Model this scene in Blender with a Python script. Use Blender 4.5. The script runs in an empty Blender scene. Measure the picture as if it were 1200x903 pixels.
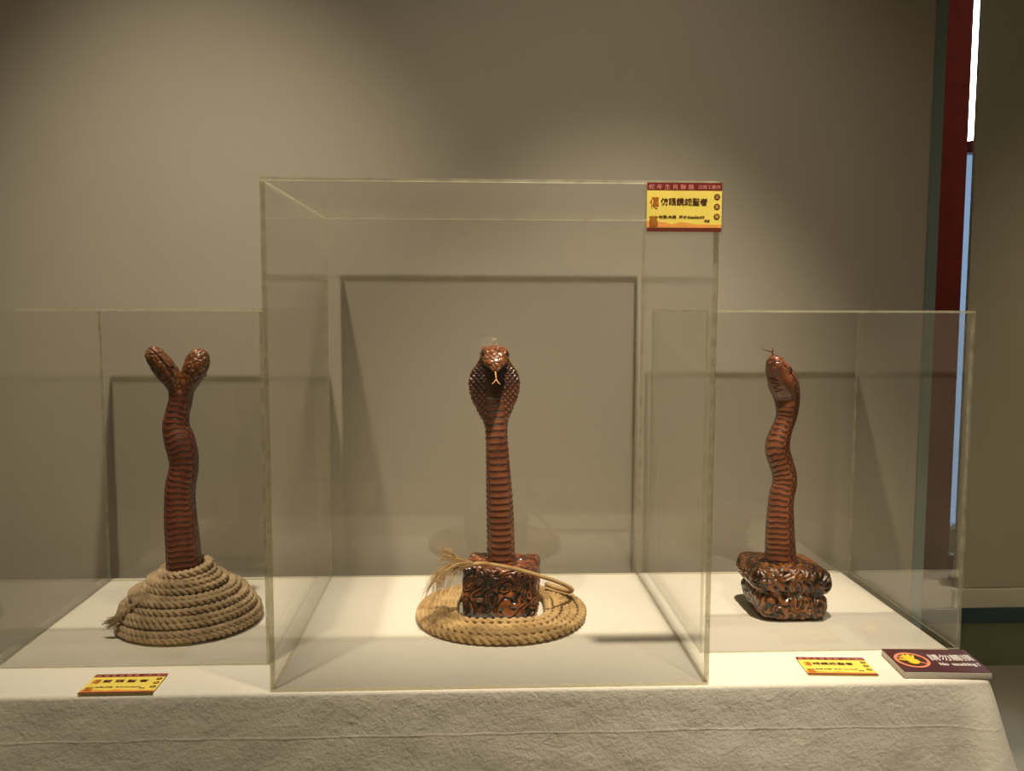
import bpy, bmesh, math, random
import numpy as np
from mathutils import Vector, Matrix, noise
random.seed(7)
S = bpy.context.scene
C = S.collection
PI = math.pi
TZ = 0.76                       # table top height

# ------------------------------------------------------------------ camera
F_PX, PITCH, YAW, ROLL = 1051.08, 0.087848, 0.046283, 0.002865
CAM = Vector((0, 0, TZ + 0.461))
fw = Vector((math.sin(YAW)*math.cos(PITCH), math.cos(YAW)*math.cos(PITCH), -math.sin(PITCH)))
rt = fw.cross(Vector((0, 0, 1))).normalized(); up = rt.cross(fw)
rt2 = rt*math.cos(ROLL) + up*math.sin(ROLL); up2 = -rt*math.sin(ROLL) + up*math.cos(ROLL)
cd = bpy.data.cameras.new('camera'); co = bpy.data.objects.new('camera', cd); C.objects.link(co)
cd.sensor_width = 36; cd.lens = 36*F_PX/1200; cd.clip_start = .02
m = Matrix((rt2, up2, -fw)).transposed().to_4x4(); m.translation = CAM; co.matrix_world = m
S.camera = co

def unp(px, py, Y):
    """world point on the plane y=Y seen at a pixel of the 1200x903 photograph"""
    d = fw*F_PX + rt2*(px-600) - up2*(py-451.5)
    return CAM + d*(Y/d.y)

# ------------------------------------------------------------------ world, lights, exposure
W = bpy.data.worlds.new('world'); S.world = W; W.use_nodes = True
bg = W.node_tree.nodes['Background']; bg.inputs[0].default_value = (.84, .92, 1.0, 1); bg.inputs[1].default_value = 12.0

def spot(name, loc, tgt, power, size, blend, col=(1, .87, .68), rad=.025):
    l = bpy.data.lights.new(name, 'SPOT'); l.energy = power; l.spot_size = math.radians(size); l.spot_blend = blend
    l.color = col; l.shadow_soft_size = rad
    o = bpy.data.objects.new(name, l); C.objects.link(o); o.location = loc
    o.rotation_euler = (Vector(tgt)-Vector(loc)).to_track_quat('-Z', 'Y').to_euler()
    return o
SPOTS = [('gallery_or_fill_spot', (-.48, .70, TZ+1.85), (-.42, 1.57, TZ-.05), 13, 70, 1.0),
         ('gallery_or_fill_spot', (-.45, .71, TZ+1.85), (-.46, 1.57, TZ+.04), 92, 46, 1.0),
         ('gallery_or_fill_spot', (-.46, .69, TZ+1.85), (-.46, 1.20, TZ+.00), 28, 36, 1.0),  # added cone at the left lamp, lifts the left table strip
         ('gallery_or_fill_spot', (.30, .70, TZ+1.85), (.20, 1.57, TZ-.08), 30, 66, 1.0),
         ('gallery_or_fill_spot', (.28, .71, TZ+1.85), (.26, 1.38, TZ+.02), 190, 40, 1.0),
         ('gallery_or_fill_spot', (.75, .15, TZ+1.85), (.66, 1.05, TZ-.08), 58, 36, 1.0),  # added fill spot, brightens the right front of the cloth
         ('gallery_or_fill_spot', (2.05, .70, TZ+1.95), (1.78, 2.00, TZ-.15), 70, 56, 1.0)]  # added spot out of view, brightens the hanging board
for a in SPOTS: spot(*a)  # spots crowded at one position are extra cones added to fit brightness
al = bpy.data.lights.new('ceiling_fill_light', 'AREA'); al.shape = 'RECTANGLE'; al.size = 2.4; al.size_y = 1.2; al.energy = 13.5; al.color = (1, .86, .58)
ao = bpy.data.objects.new('ceiling_fill_light', al); C.objects.link(ao); ao.location = (0, -1.6, 2.85)  # unseen area lamp added for the room's ambient light
S.view_settings.view_transform = 'Standard'; S.view_settings.look = 'None'
S.view_settings.exposure = 0.0; S.view_settings.gamma = 1; S.view_settings.use_curve_mapping = False
S.cycles.transparent_max_bounces = 48; S.cycles.max_bounces = 14; S.cycles.glossy_bounces = 6
S.cycles.caustics_reflective = False; S.cycles.caustics_refractive = False

# ------------------------------------------------------------------ materials
def newmat(name):
    M = bpy.data.materials.new(name); M.use_nodes = True
    nt = M.node_tree; b = nt.nodes['Principled BSDF']
    return M, nt, b
def node(nt, t, **k):
    n = nt.nodes.new(t)
    for a, v in k.items():
        if a.startswith('i_'):
            key = a[2:]; key = int(key) if key.isdigit() else key.replace('_', ' ')
            n.inputs[key].default_value = v
        else: setattr(n, a, v)
    return n
def ramp(nt, src, stops):
    r = nt.nodes.new('ShaderNodeValToRGB'); e = r.color_ramp.elements
    e[0].position, e[0].color = stops[0][0], (*stops[0][1], 1)
    e[1].position, e[1].color = stops[-1][0], (*stops[-1][1], 1)
    for p, c in stops[1:-1]:
        x = e.new(p); x.color = (*c, 1)
    nt.links.new(src, r.inputs[0]); return r
def simple(name, col, rough=.6, scale=None, var=.12, bump=0, bscale=200, spec=.5, metal=0, coat=0):
    M, nt, b = newmat(name)
    b.inputs['Roughness'].default_value = rough; b.inputs['Metallic'].default_value = metal
    b.inputs['Specular IOR Level'].default_value = spec; b.inputs['Coat Weight'].default_value = coat
    tc = node(nt, 'ShaderNodeTexCoord')
    n = node(nt, 'ShaderNodeTexNoise', i_Scale=scale or 6, i_Detail=6.0)
    nt.links.new(tc.outputs['Object'], n.inputs['Vector'])
    r = ramp(nt, n.outputs['Fac'], [(.3, tuple(c*(1-var) for c in col)), (.7, tuple(min(1, c*(1+var)) for c in col))])
    nt.links.new(r.outputs[0], b.inputs['Base Color'])
    if bump:
        n2 = node(nt, 'ShaderNodeTexNoise', i_Scale=bscale, i_Detail=5.0)
        nt.links.new(tc.outputs['Object'], n2.inputs['Vector'])
        bp = node(nt, 'ShaderNodeBump', i_Strength=bump, i_Distance=.002)
        nt.links.new(n2.outputs['Fac'], bp.inputs['Height']); nt.links.new(bp.outputs[0], b.inputs['Normal'])
    return M

M_wall = simple('painted_panel', (.385, .345, .272), .75, 2.5, .03, .05, 300)
M_wall2 = simple('board_fabric', (.46, .40, .27), .9, 3, .04, .1, 400)
M_rail = simple('board_rail', (.52, .46, .33), .6, 3, .04)
M_teal_glow = simple('teal_window_glow', (.19, .25, .215), .6, 8, .04)  # teal of window light put into the colour
M_red = simple('red_frame_paint', (.085, .010, .006), .7, 20, .15, spec=.08)
M_dark = simple('dark_olive_wall', (.22, .22, .115), .7, 5, .1)
M_teal = simple('dark_teal_trim', (.03, .065, .07), .5, 5, .1)
M_floor = simple('grey_floor', (.44, .37, .25), .5, 3, .08)
M_room = simple('room_wall', (.36, .33, .27), .85, 3, .05)
M_ceil = simple('ceiling_paint', (.55, .52, .46), .9, 3, .04)
M_lead = simple('window_bead', (.55, .58, .60), .5, 9, .05)
M_wood_table = simple('plywood', (.35, .22, .12), .6, 9, .15)

# frosted window pane
def frosted():
    M, nt, b = newmat('frosted_glass')
    b.inputs['Base Color'].default_value = (.027, .037, .051, 1); b.inputs['Transmission Weight'].default_value = .9
    b.inputs['Roughness'].default_value = .35; b.inputs['IOR'].default_value = 1.1
    tc = node(nt, 'ShaderNodeTexCoord'); v = node(nt, 'ShaderNodeTexVoronoi', i_Scale=160.0)
    nt.links.new(tc.outputs['Object'], v.inputs['Vector'])
    bp = node(nt, 'ShaderNodeBump', i_Strength=.9, i_Distance=.003)
    nt.links.new(v.outputs['Distance'], bp.inputs['Height']); nt.links.new(bp.outputs[0], b.inputs['Normal'])
    return M
M_frost = frosted()

# clear acrylic: straight-through sheet with Fresnel mirror reflection on every face
def acrylic(tint=(.990, .989, .982)):
    M, nt, b = newmat('clear_acrylic'); nt.nodes.remove(b)
    out = nt.nodes['Material Output']
    geo = node(nt, 'ShaderNodeNewGeometry')
    mp = node(nt, 'ShaderNodeMapRange', i_1=0., i_2=1., i_3=1.49, i_4=1/1.49)
    nt.links.new(geo.outputs['Backfacing'], mp.inputs[0])
    fr = node(nt, 'ShaderNodeFresnel'); nt.links.new(mp.outputs[0], fr.inputs['IOR'])
    t = node(nt, 'ShaderNodeBsdfTransparent'); t.inputs[0].default_value = (*tint, 1)
    g = node(nt, 'ShaderNodeBsdfGlossy'); g.inputs['Roughness'].default_value = 0.0; g.inputs[0].default_value = (1, 1, 1, 1)
    mx = node(nt, 'ShaderNodeMixShader')
    nt.links.new(fr.outputs[0], mx.inputs[0]); nt.links.new(t.outputs[0], mx.inputs[1]); nt.links.new(g.outputs[0], mx.inputs[2])
    nt.links.new(mx.outputs[0], out.inputs[0]); return M
M_acr = acrylic()
# sawn and glued edges of the sheets: frosted, catching light
def acr_edge():
    M, nt, b = newmat('acrylic_cut_edge'); nt.nodes.remove(b); out = nt.nodes['Material Output']
    t = node(nt, 'ShaderNodeBsdfTransparent'); t.inputs[0].default_value = (.85, .82, .68, 1)
    d = node(nt, 'ShaderNodeBsdfDiffuse'); d.inputs[0].default_value = (.92, .89, .70, 1)
    tr = node(nt, 'ShaderNodeBsdfTranslucent'); tr.inputs[0].default_value = (.92, .88, .66, 1)
    g = node(nt, 'ShaderNodeBsdfGlossy'); g.inputs['Roughness'].default_value = .25
    a = node(nt, 'ShaderNodeMixShader'); a.inputs[0].default_value = .5
    c = node(nt, 'ShaderNodeMixShader'); c.inputs[0].default_value = .12
    tc = node(nt, 'ShaderNodeTexCoord'); n = node(nt, 'ShaderNodeTexNoise', i_Scale=45.0, i_Detail=3.0)
    mp = node(nt, 'ShaderNodeMapRange', i_1=.3, i_2=.7, i_3=.34, i_4=.62)
    e = node(nt, 'ShaderNodeMixShader')
    L = nt.links.new
    L(tc.outputs['Object'], n.inputs['Vector']); L(n.outputs['Fac'], mp.inputs[0]); L(mp.outputs[0], e.inputs[0])
    L(d.outputs[0], a.inputs[1]); L(tr.outputs[0], a.inputs[2]); L(a.outputs[0], c.inputs[1]); L(g.outputs[0], c.inputs[2])
    L(t.outputs[0], e.inputs[1]); L(c.outputs[0], e.inputs[2]); L(e.outputs[0], out.inputs[0]); return M
M_edge = acr_edge()

# linen cloth with crinkle relief and one pressed crease
def cloth_mat():
    M, nt, b = newmat('cream_cloth'); L = nt.links.new
    b.inputs['Roughness'].default_value = .95; b.inputs['Specular IOR Level'].default_value = .15
    b.inputs['Sheen Weight'].default_value = .15
    tc = node(nt, 'ShaderNodeTexCoord')
    n0 = node(nt, 'ShaderNodeTexNoise', i_Scale=4.0, i_Detail=4.0); L(tc.outputs['Object'], n0.inputs['Vector'])
    r = ramp(nt, n0.outputs['Fac'], [(.3, (.74, .69, .58)), (.7, (.81, .76, .65))]); L(r.outputs[0], b.inputs['Base Color'])
    mpp = node(nt, 'ShaderNodeMapping'); mpp.inputs['Rotation'].default_value = (0, .6, 0); mpp.inputs['Scale'].default_value = (1, 1, 1.05)
    L(tc.outputs['Object'], mpp.inputs['Vector'])
    n1 = node(nt, 'ShaderNodeTexNoise', i_Scale=150.0, i_Detail=5.0, i_Roughness=.62, i_Distortion=.3); L(mpp.outputs[0], n1.inputs['Vector'])
    n2 = node(nt, 'ShaderNodeTexNoise', i_Scale=22.0, i_Detail=3.0, i_Distortion=2.0); L(mpp.outputs[0], n2.inputs['Vector'])
    wv = node(nt, 'ShaderNodeTexNoise', i_Scale=700.0, i_Detail=2.0); L(tc.outputs['Object'], wv.inputs['Vector'])
    # the crease: a thin line in the height at z = TZ-0.057
    sx = node(nt, 'ShaderNodeSeparateXYZ'); L(tc.outputs['Object'], sx.inputs[0])
    nl = node(nt, 'ShaderNodeTexNoise', i_Scale=14.0); L(tc.outputs['Object'], nl.inputs['Vector'])
    a0 = node(nt, 'ShaderNodeMath', operation='MULTIPLY_ADD', i_1=.006, i_2=-(TZ-.057)-.003); L(nl.outputs['Fac'], a0.inputs[0])
    a1 = node(nt, 'ShaderNodeMath', operation='ADD'); L(sx.outputs['Z'], a1.inputs[0]); L(a0.outputs[0], a1.inputs[1])
    a2 = node(nt, 'ShaderNodeMath', operation='ABSOLUTE'); L(a1.outputs[0], a2.inputs[0])
    a3 = node(nt, 'ShaderNodeMapRange', i_1=0., i_2=.0022, i_3=1., i_4=0.); L(a2.outputs[0], a3.inputs[0])
    s1 = node(nt, 'ShaderNodeMath', operation='MULTIPLY_ADD', i_1=.9); L(n1.outputs['Fac'], s1.inputs[0]); 
    s2 = node(nt, 'ShaderNodeMath', operation='MULTIPLY_ADD', i_1=.7); L(n2.outputs['Fac'], s2.inputs[0]); L(s1.outputs[0], s2.inputs[2])
    s3 = node(nt, 'ShaderNodeMath', operation='MULTIPLY_ADD', i_1=.20); L(a3.outputs[0], s3.inputs[0]); L(s2.outputs[0], s3.inputs[2])
    s4 = node(nt, 'ShaderNodeMath', operation='MULTIPLY_ADD', i_1=.12); L(wv.outputs['Fac'], s4.inputs[0]); L(s3.outputs[0], s4.inputs[2])
    bp = node(nt, 'ShaderNodeBump', i_Strength=.40, i_Distance=.0030); L(s4.outputs[0], bp.inputs['Height']); L(bp.outputs[0], b.inputs['Normal'])
    return M
M_cloth = cloth_mat()

# lacquered carved wood; per-vertex attribute 'stain' holds dark pigment in the carving, plus painted shadow under the cobra head
def wood(name, light, mid, dark, rough=.28, coat=.8, scale=30):
    M, nt, b = newmat(name); L = nt.links.new
    b.inputs['Roughness'].default_value = rough; b.inputs['Coat Weight'].default_value = coat; b.inputs['Coat Roughness'].default_value = .2
    tc = node(nt, 'ShaderNodeTexCoord')
    n = node(nt, 'ShaderNodeTexNoise', i_Scale=float(scale), i_Detail=6.0, i_Distortion=.6); L(tc.outputs['Object'], n.inputs['Vector'])
    r = ramp(nt, n.outputs['Fac'], [(.33, mid), (.68, light)])
    at = node(nt, 'ShaderNodeAttribute', attribute_name='stain_shade')
    mx = node(nt, 'ShaderNodeMix', data_type='RGBA'); mx.inputs[7].default_value = (*dark, 1)
    L(at.outputs['Fac'], mx.inputs[0]); L(r.outputs[0], mx.inputs[6]); L(mx.outputs[2], b.inputs['Base Color'])
    n2 = node(nt, 'ShaderNodeTexNoise', i_Scale=420.0, i_Detail=3.0); L(tc.outputs['Object'], n2.inputs['Vector'])
    bp = node(nt, 'ShaderNodeBump', i_Strength=.15, i_Distance=.001); L(n2.outputs['Fac'], bp.inputs['Height']); L(bp.outputs[0], b.inputs['Normal'])
    return M
M_snake_c = wood('amber_lacquered_wood', (.32, .110, .046), (.16, .046, .021), (.020, .006, .004), .33)
M_snake_l = wood('red_lacquered_wood', (.25, .070, .034), (.13, .032, .018), (.035, .008, .005), .36)
M_snake_r = wood('copper_lacquered_wood', (.34, .115, .045), (.18, .052, .022), (.030, .008, .005), .34)
M_head_c = wood('golden_head_wood', (.40, .155, .045), (.22, .07, .020), (.030, .008, .004))
M_head_l = wood('brown_head_wood', (.32, .13, .038), (.15, .045, .017), (.035, .010, .005))
M_base_c = wood('dark_carved_wood', (.42, .135, .040), (.12, .024, .010), (.010, .003, .003), .18, .8, 22)
M_base_r = wood('brown_carved_wood', (.40, .15, .04), (.20, .06, .016), (.020, .009, .004), .22, .7, 22)
M_eye = simple('black_eye', (.01, .006, .004), .1, coat=1)
M_tongue = simple('dark_tongue', (.10, .025, .012), .4)
M_tongue_l = simple('pale_tongue', (.62, .30, .12), .4)

def rope_mat(name, a, b_, c):
    M, nt, b = newmat(name); L = nt.links.new
    b.inputs['Roughness'].default_value = .75; b.inputs['Specular IOR Level'].default_value = .3
    b.inputs['Sheen Weight'].default_value = .2
    tc = node(nt, 'ShaderNodeTexCoord')
    uv = node(nt, 'ShaderNodeAttribute', attribute_name='fib')     # (along, around)
    mp = node(nt, 'ShaderNodeMapping'); mp.inputs['Scale'].default_value = (60, 5, 1); L(uv.outputs['Vector'], mp.inputs['Vector'])
    n = node(nt, 'ShaderNodeTexNoise', i_Scale=3.0, i_Detail=5.0, i_Roughness=.65); L(mp.outputs[0], n.inputs['Vector'])
    n3 = node(nt, 'ShaderNodeTexNoise', i_Scale=40.0, i_Detail=3.0); L(tc.outputs['Object'], n3.inputs['Vector'])
    ad = node(nt, 'ShaderNodeMath', operation='MULTIPLY_ADD', i_1=.5); L(n3.outputs['Fac'], ad.inputs[0])
    hf = node(nt, 'ShaderNodeMath', operation='MULTIPLY', i_1=.5); L(n.outputs['Fac'], hf.inputs[0]); L(hf.outputs[0], ad.inputs[2])
    r = ramp(nt, ad.outputs[0], [(.34, c), (.48, b_), (.66, a)]); L(r.outputs[0], b.inputs['Base Color'])
    bp = node(nt, 'ShaderNodeBump', i_Strength=.55, i_Distance=.0008); L(n.outputs['Fac'], bp.inputs['Height']); L(bp.outputs[0], b.inputs['Normal'])
    return M
M_rope_c = rope_mat('golden_hemp', (.66, .47, .22), (.47, .30, .12), (.22, .12, .04))
M_rope_l = rope_mat('pale_hemp', (.60, .46, .27), (.43, .31, .17), (.22, .15, .075))

M_yel = simple('yellow_card', (.88, .70, .12), .55, 40, .06)
M_orn = simple('orange_print', (.86, .36, .07), .55, 60, .1)
M_crim = simple('crimson_print', (.17, .006, .006), .5, 60, .1)
M_ink = simple('brown_ink', (.09, .02, .01), .5)
M_ochre = simple('ochre_ink', (.55, .20, .02), .5)
M_pink = simple('pink_ink', (.75, .33, .25), .5)
M_foot = simple('brown_print', (.13, .02, .009), .5)
M_sleeve = acrylic((.96, .96, .94)); M_sleeve.name = 'clear_plastic_sleeve'
M_brown = simple('maroon_board', (.075, .016, .016), .35, 40, .1)
M_white = simple('white_print', (.85, .82, .76), .5)
M_core = simple('foam_board_core', (.62, .56, .46), .8, 60, .05)
M_ring = simple('salmon_ring', (.80, .26, .13), .5)
M_hand = simple('yellow_hand', (.90, .66, .03), .5)

# ------------------------------------------------------------------ mesh helpers
def mesh_obj(name, verts, faces, mats, parent=None, smooth=True, mi=None, attrs=None, loc=None):
    me = bpy.data.meshes.new(name); me.from_pydata([tuple(v) for v in verts], [], faces)
    for x in (mats if isinstance(mats, (list, tuple)) else [mats]): me.materials.append(x)
    if mi is not None: me.polygons.foreach_set('material_index', mi)
    if smooth: me.polygons.foreach_set('use_smooth', [True]*len(me.polygons))
    for k, a in (attrs or {}).items():
        a = np.asarray(a, dtype=np.float32)
        if a.ndim == 1: at = me.attributes.new(k, 'FLOAT', 'POINT'); at.data.foreach_set('value', a)
        else: at = me.attributes.new(k, 'FLOAT_VECTOR', 'POINT'); at.data.foreach_set('vector', a.ravel())
    me.update()
    o = bpy.data.objects.new(name, me); C.objects.link(o)
    if parent: o.parent = parent
    if loc: o.location = loc
    return o
def tag(o, label=None, cat=None, group=None, kind=None):
    if label: o['label'] = label
    if cat: o['category'] = cat
    if group: o['group'] = group
    if kind: o['kind'] = kind
    return o
def thing(name, loc, label, cat, rz=0, rx=0, group=None):
    o = bpy.data.objects.new(name, None); C.objects.link(o); o.location = loc; o.rotation_euler = (rx, 0, rz)
    o.empty_display_size = .05
    return tag(o, label, cat, group)
def box(name, x0, x1, y0, y1, z0, z1, mat, parent=None, bevel=0, kind=None, edge_mat=None, thin=None):
    v = [(x, y, z) for x in (x0, x1) for y in (y0, y1) for z in (z0, z1)]
    f = [(0, 1, 3, 2), (4, 6, 7, 5), (0, 4, 5, 1), (2, 3, 7, 6), (0, 2, 6, 4), (1, 5, 7, 3)]
    mi = None; mats = mat
    if edge_mat:
        mats = [mat, edge_mat]; ax = {'x': (0, 1), 'y': (2, 3), 'z': (4, 5)}[thin]
        mi = [0 if i in ax else 1 for i in range(6)]
    o = mesh_obj(name, v, f, mats, parent, smooth=False, mi=mi)
    if bevel:
        bm = bmesh.new(); bm.from_mesh(o.data)
        bmesh.ops.bevel(bm, geom=bm.edges[:], offset=bevel, segments=3, affect='EDGES', profile=.5); bm.to_mesh(o.data); bm.free()
        o.data.polygons.foreach_set('use_smooth', [True]*len(o.data.polygons))
    if kind: o['kind'] = kind
    return o
def catmull(P, n):
    P = np.array(P, float); t = np.linspace(0, len(P)-1, n); out = []
    Q = np.vstack([2*P[0]-P[1], P, 2*P[-1]-P[-2]])
    for x in t:
        i = min(int(x), len(P)-2); u = x-i
        p0, p1, p2, p3 = Q[i], Q[i+1], Q[i+2], Q[i+3]
        out.append(.5*((2*p1)+(-p0+p2)*u+(2*p0-5*p1+4*p2-p3)*u*u+(-p0+3*p1-3*p2+p3)*u**3))
    return np.array(out)
def nrm(v): return v/np.maximum(np.linalg.norm(v, axis=-1, keepdims=True), 1e-9)
def tube_faces(n, k, close=True):
    f = []
    for i in range(n-1):
        for j in range(k if close else k-1):
            a, b = i*k+j, i*k+(j+1) % k
            f.append((a, b, b+k, a+k))
    return f
def tubes(paths, radii, k=6, fib=False):
    """many tubes in one vertex/face list; paths: arrays (n,3); radii: scalar or array"""
    V, Fc, A = [], [], []; off = 0
    for P, R in zip(paths, radii):
        P = np.asarray(P, float); n = len(P); R = np.broadcast_to(np.asarray(R, float), (n,))
        T = nrm(np.gradient(P, axis=0)); ref = np.array([0, 0, 1.]) if abs(T[:, 2]).mean() < .8 else np.array([0, 1., 0])
        s = nrm(np.cross(T, ref)); u = np.cross(s, T)
        th = np.arange(k)*2*PI/k
        ring = P[:, None]+R[:, None, None]*(s[:, None]*np.cos(th)[None, :, None]+u[:, None]*np.sin(th)[None, :, None])
        V.append(ring.reshape(-1, 3))
        Fc += [tuple(x+off for x in q) for q in tube_faces(n, k)]
        Fc.append(tuple(off+j for j in range(k))[::-1]); Fc.append(tuple(off+(n-1)*k+j for j in range(k)))
        if fib:
            L = np.concatenate([[0], np.cumsum(np.linalg.norm(np.diff(P, axis=0), axis=1))])
            a = np.zeros((n, k, 3)); a[..., 0] = (np.cos(th)[None]+np.sin(th*2)[None]*.5)*.5; a[..., 1] = L[:, None]*12; a[..., 2] = np.sin(th)[None]
            A.append(a.reshape(-1, 3))
        off += n*k
    return np.vstack(V), Fc, (np.vstack(A) if fib else None)

# ------------------------------------------------------------------ the room
def struct(name, *a, **k): return box(name, *a, kind='structure', **k)
struct('floor', -3.0, 3.6, -3.2, 3.1, -.1, 0, M_floor)
struct('ceiling', -3.0, 3.6, -3.2, 3.1, 2.9, 3.0, M_ceil)
struct('wall_left', -3.1, -3.0, -3.2, 3.1, 0, 2.9, M_room)
struct('wall_right', 3.6, 3.7, -3.2, 3.1, 0, 2.9, M_room)
struct('wall_front', -3.0, 3.6, -3.3, -3.2, 0, 2.9, M_room)
# display partition behind the cases, its right end wrapped round in a soft corner
WY = 1.570
def partition():
    prof = [(-2.9, WY), (.803, WY)]
    r = .008
    for i in range(9):
        a = i*PI/16; prof.append((.803+r*math.sin(a), WY+r-r*math.cos(a)))
    prof += [(.811, WY+.09), (-2.9, WY+.09)]
    n = len(prof); V = [(x, y, z) for z in (.0, 2.9) for x, y in prof]
    Fc = [(i, (i+1) % n, n+(i+1) % n, n+i) for i in range(n)] + [tuple(range(n))[::-1], tuple(range(n, 2*n))]
    o = mesh_obj('wall_back', V, Fc, M_wall, smooth=False); o['kind'] = 'structure'
partition()
struct('window_glow_strip', .8115, .8310, WY+.006, WY+.10, 0, 2.9, M_teal_glow)  # added strip, its teal stands in for window light on the panel end
# window wall behind, dark dado below
X0, X1, YW = 1.30, 2.9, 2.90
struct('wall_window', .2, X0, YW, 3.1, 0, 2.9, M_room)
struct('wall_window_right', X1, 3.6, YW, 3.1, 0, 2.9, M_room)
struct('wall_window_sill', X0, X1, YW, 3.1, .205, .304, M_rail)
struct('wall_window_top', X0, X1, YW, 3.1, 2.6, 2.9, M_room)
struct('trim_2', .2, 3.6, YW-.012, 3.1, .155, .205, M_teal)
struct('baseboard_back', .2, 3.6, YW, 3.1, 0, .155, M_dark)
struct('wall_far', -3.0, .2, 3.0, 3.1, 0, 2.9, M_room)
win = thing('window_1', (0, 0, 0), None, None); win['kind'] = 'structure'
box('frame_post', 1.46, 1.613, YW-.004, YW+.05, TZ-.453, 2.6, M_red, win, .004)
box('frame_post', 2.55, 2.62, YW-.03, YW+.05, TZ-.453, 2.6, M_red, win, .004)
box('bottom_rail', 1.618, 2.549, YW-.01, YW+.05, TZ-.453, TZ-.372, M_red, win, .003)
box('middle_rail', 1.618, 2.549, YW-.01, YW+.05, TZ+.965, TZ+1.001, M_red, win, .003)
box('bead', 1.618, 2.549, YW-.005, YW+.03, TZ-.371, TZ-.364, M_lead, win)
box('bead', 1.618, 2.549, YW-.005, YW+.03, TZ-.282, TZ-.272, M_lead, win)
box('lower_panel', 1.618, 2.549, YW+.005, YW+.03, TZ-.363, TZ-.283, M_dark, win)
box('pane', 1.618, 2.549, YW+.01, YW+.016, TZ-.271, TZ+.964, M_frost, win)
box('pane', 1.618, 2.549, YW+.01, YW+.016, TZ+1.002, 2.598, M_acr, win)
# lower half of the window is dimmed by the dark frosted pane
# exhibition board hung on the right
bd = thing('exhibition_board', (1.1315, 2.0, .52), 'large plain olive-beige hanging board at the right edge, beside the window', 'board')
box('board_panel', 0, 1.6, 0, .012, .047, 2.30, M_wall2, bd, .002)
box('bottom_rail', 0, 1.6, -.002, .014, 0, .046, M_rail, bd, .002)
for x in (.25, 1.35): box('hanger', x, x+.012, .001, .011, 2.301, 2.379, M_lead, bd)

# ------------------------------------------------------------------ table and cloth
TX0, TX1, TY0, TY1 = -.628, .650, 1.050, 1.520
tb = thing('display_table', ((TX0+TX1)/2, 1.29, 0), 'long display table hidden under the cream cloth, carrying the three clear cases', 'table')
hx, hy = (TX1-TX0)/2-.012, (TY1-TY0)/2-.012
ty = (TY0+TY1)/2-1.29
box('tabletop', -hx, hx, ty-hy, ty+hy, TZ-.032, TZ-.006, M_wood_table, tb, .002)
for sx in (-1, 1):
    for sy in (-1, 1):
        x, y = sx*(hx-.05), ty+sy*(hy-.05)
        box('leg', x-.02, x+.02, y-.02, y+.02, 0, TZ-.033, M_wood_table, tb)
def cloth():
    NC = 10; cx, cy = (TX0+TX1)/2, (TY0+TY1)/2; HX, HY = (TX1-TX0)/2, (TY1-TY0)/2
    # perimeter points with outward normals and arclength-based fold phase
    per = []; rc = .012
    def edge(p, q, n, N):
        for i in range(N): per.append((p[0]+(q[0]-p[0])*i/N, p[1]+(q[1]-p[1])*i/N, n, None))
    def corner(c, a0, N=10):
        for i in range(N):
            a = a0+PI/2*i/N; per.append((c[0]+rc*math.cos(a), c[1]+rc*math.sin(a), (math.cos(a), math.sin(a)), i/N))
    edge((cx-HX+rc, cy-HY), (cx+HX-rc, cy-HY), (0, -1), 150); corner((cx+HX-rc, cy-HY+rc), -PI/2)
    edge((cx+HX, cy-HY+rc), (cx+HX, cy+HY-rc), (1, 0), 50); corner((cx+HX-rc, cy+HY-rc), 0)
    edge((cx+HX-rc, cy+HY), (cx-HX+rc, cy+HY), (0, 1), 150); corner((cx-HX+rc, cy+HY-rc), PI/2)
    edge((cx-HX, cy+HY-rc), (cx-HX, cy-HY+rc), (-1, 0), 50); corner((cx-HX+rc, cy-HY+rc), PI)
    n = len(per); V = []; rr = .006
    rows = []
    for i in range(6):       # rounded lip
        a = i*PI/10; rows.append((-rr+rr*math.sin(a), TZ-rr+rr*math.cos(a), 0))
    zs = [TZ-.012-.7*(j/46)**1.3 for j in range(1, 47)]
    for z in zs: rows.append((0, z, TZ-rr-z))
    cs = [Vector((cx+sx*HX, cy+sy*HY)) for sx in (-1, 1) for sy in (-1, 1)]
    for off, z, d in rows:
        for (x, y, nn, ph) in per:
            dc = min((Vector((x, y))-c).length for c in cs)
            cornr = math.exp(-(dc/.05)**2)
            o = off+.02*(d/.7)*0.3 + cornr*d*.33 - .11*math.exp(-((dc-.045)/.016)**2)*d*min(1, d*12)
            o += .010*(d/.7)*math.sin(x*17+1.3*math.sin(y*9)+d*2)*min(1, d*3)
            o += .0012*noise.noise(Vector((x*28, y*28, z*34)))*min(1, d*40)
            V.append((x+nn[0]*o, min(y+nn[1]*o, 1.560), z))
    Fc = [(r*n+(i+1) % n, r*n+i, (r+1)*n+i, (r+1)*n+(i+1) % n) for r in range(len(rows)-1) for i in range(n)]
    Fc.append(tuple(range(n)))
    o = mesh_obj('tablecloth', V, Fc, M_cloth)
    o.data.polygons[len(o.data.polygons)-1].use_smooth = False
    tag(o, 'cream crinkled tablecloth draped over the long display table', 'tablecloth')
cloth()

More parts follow.
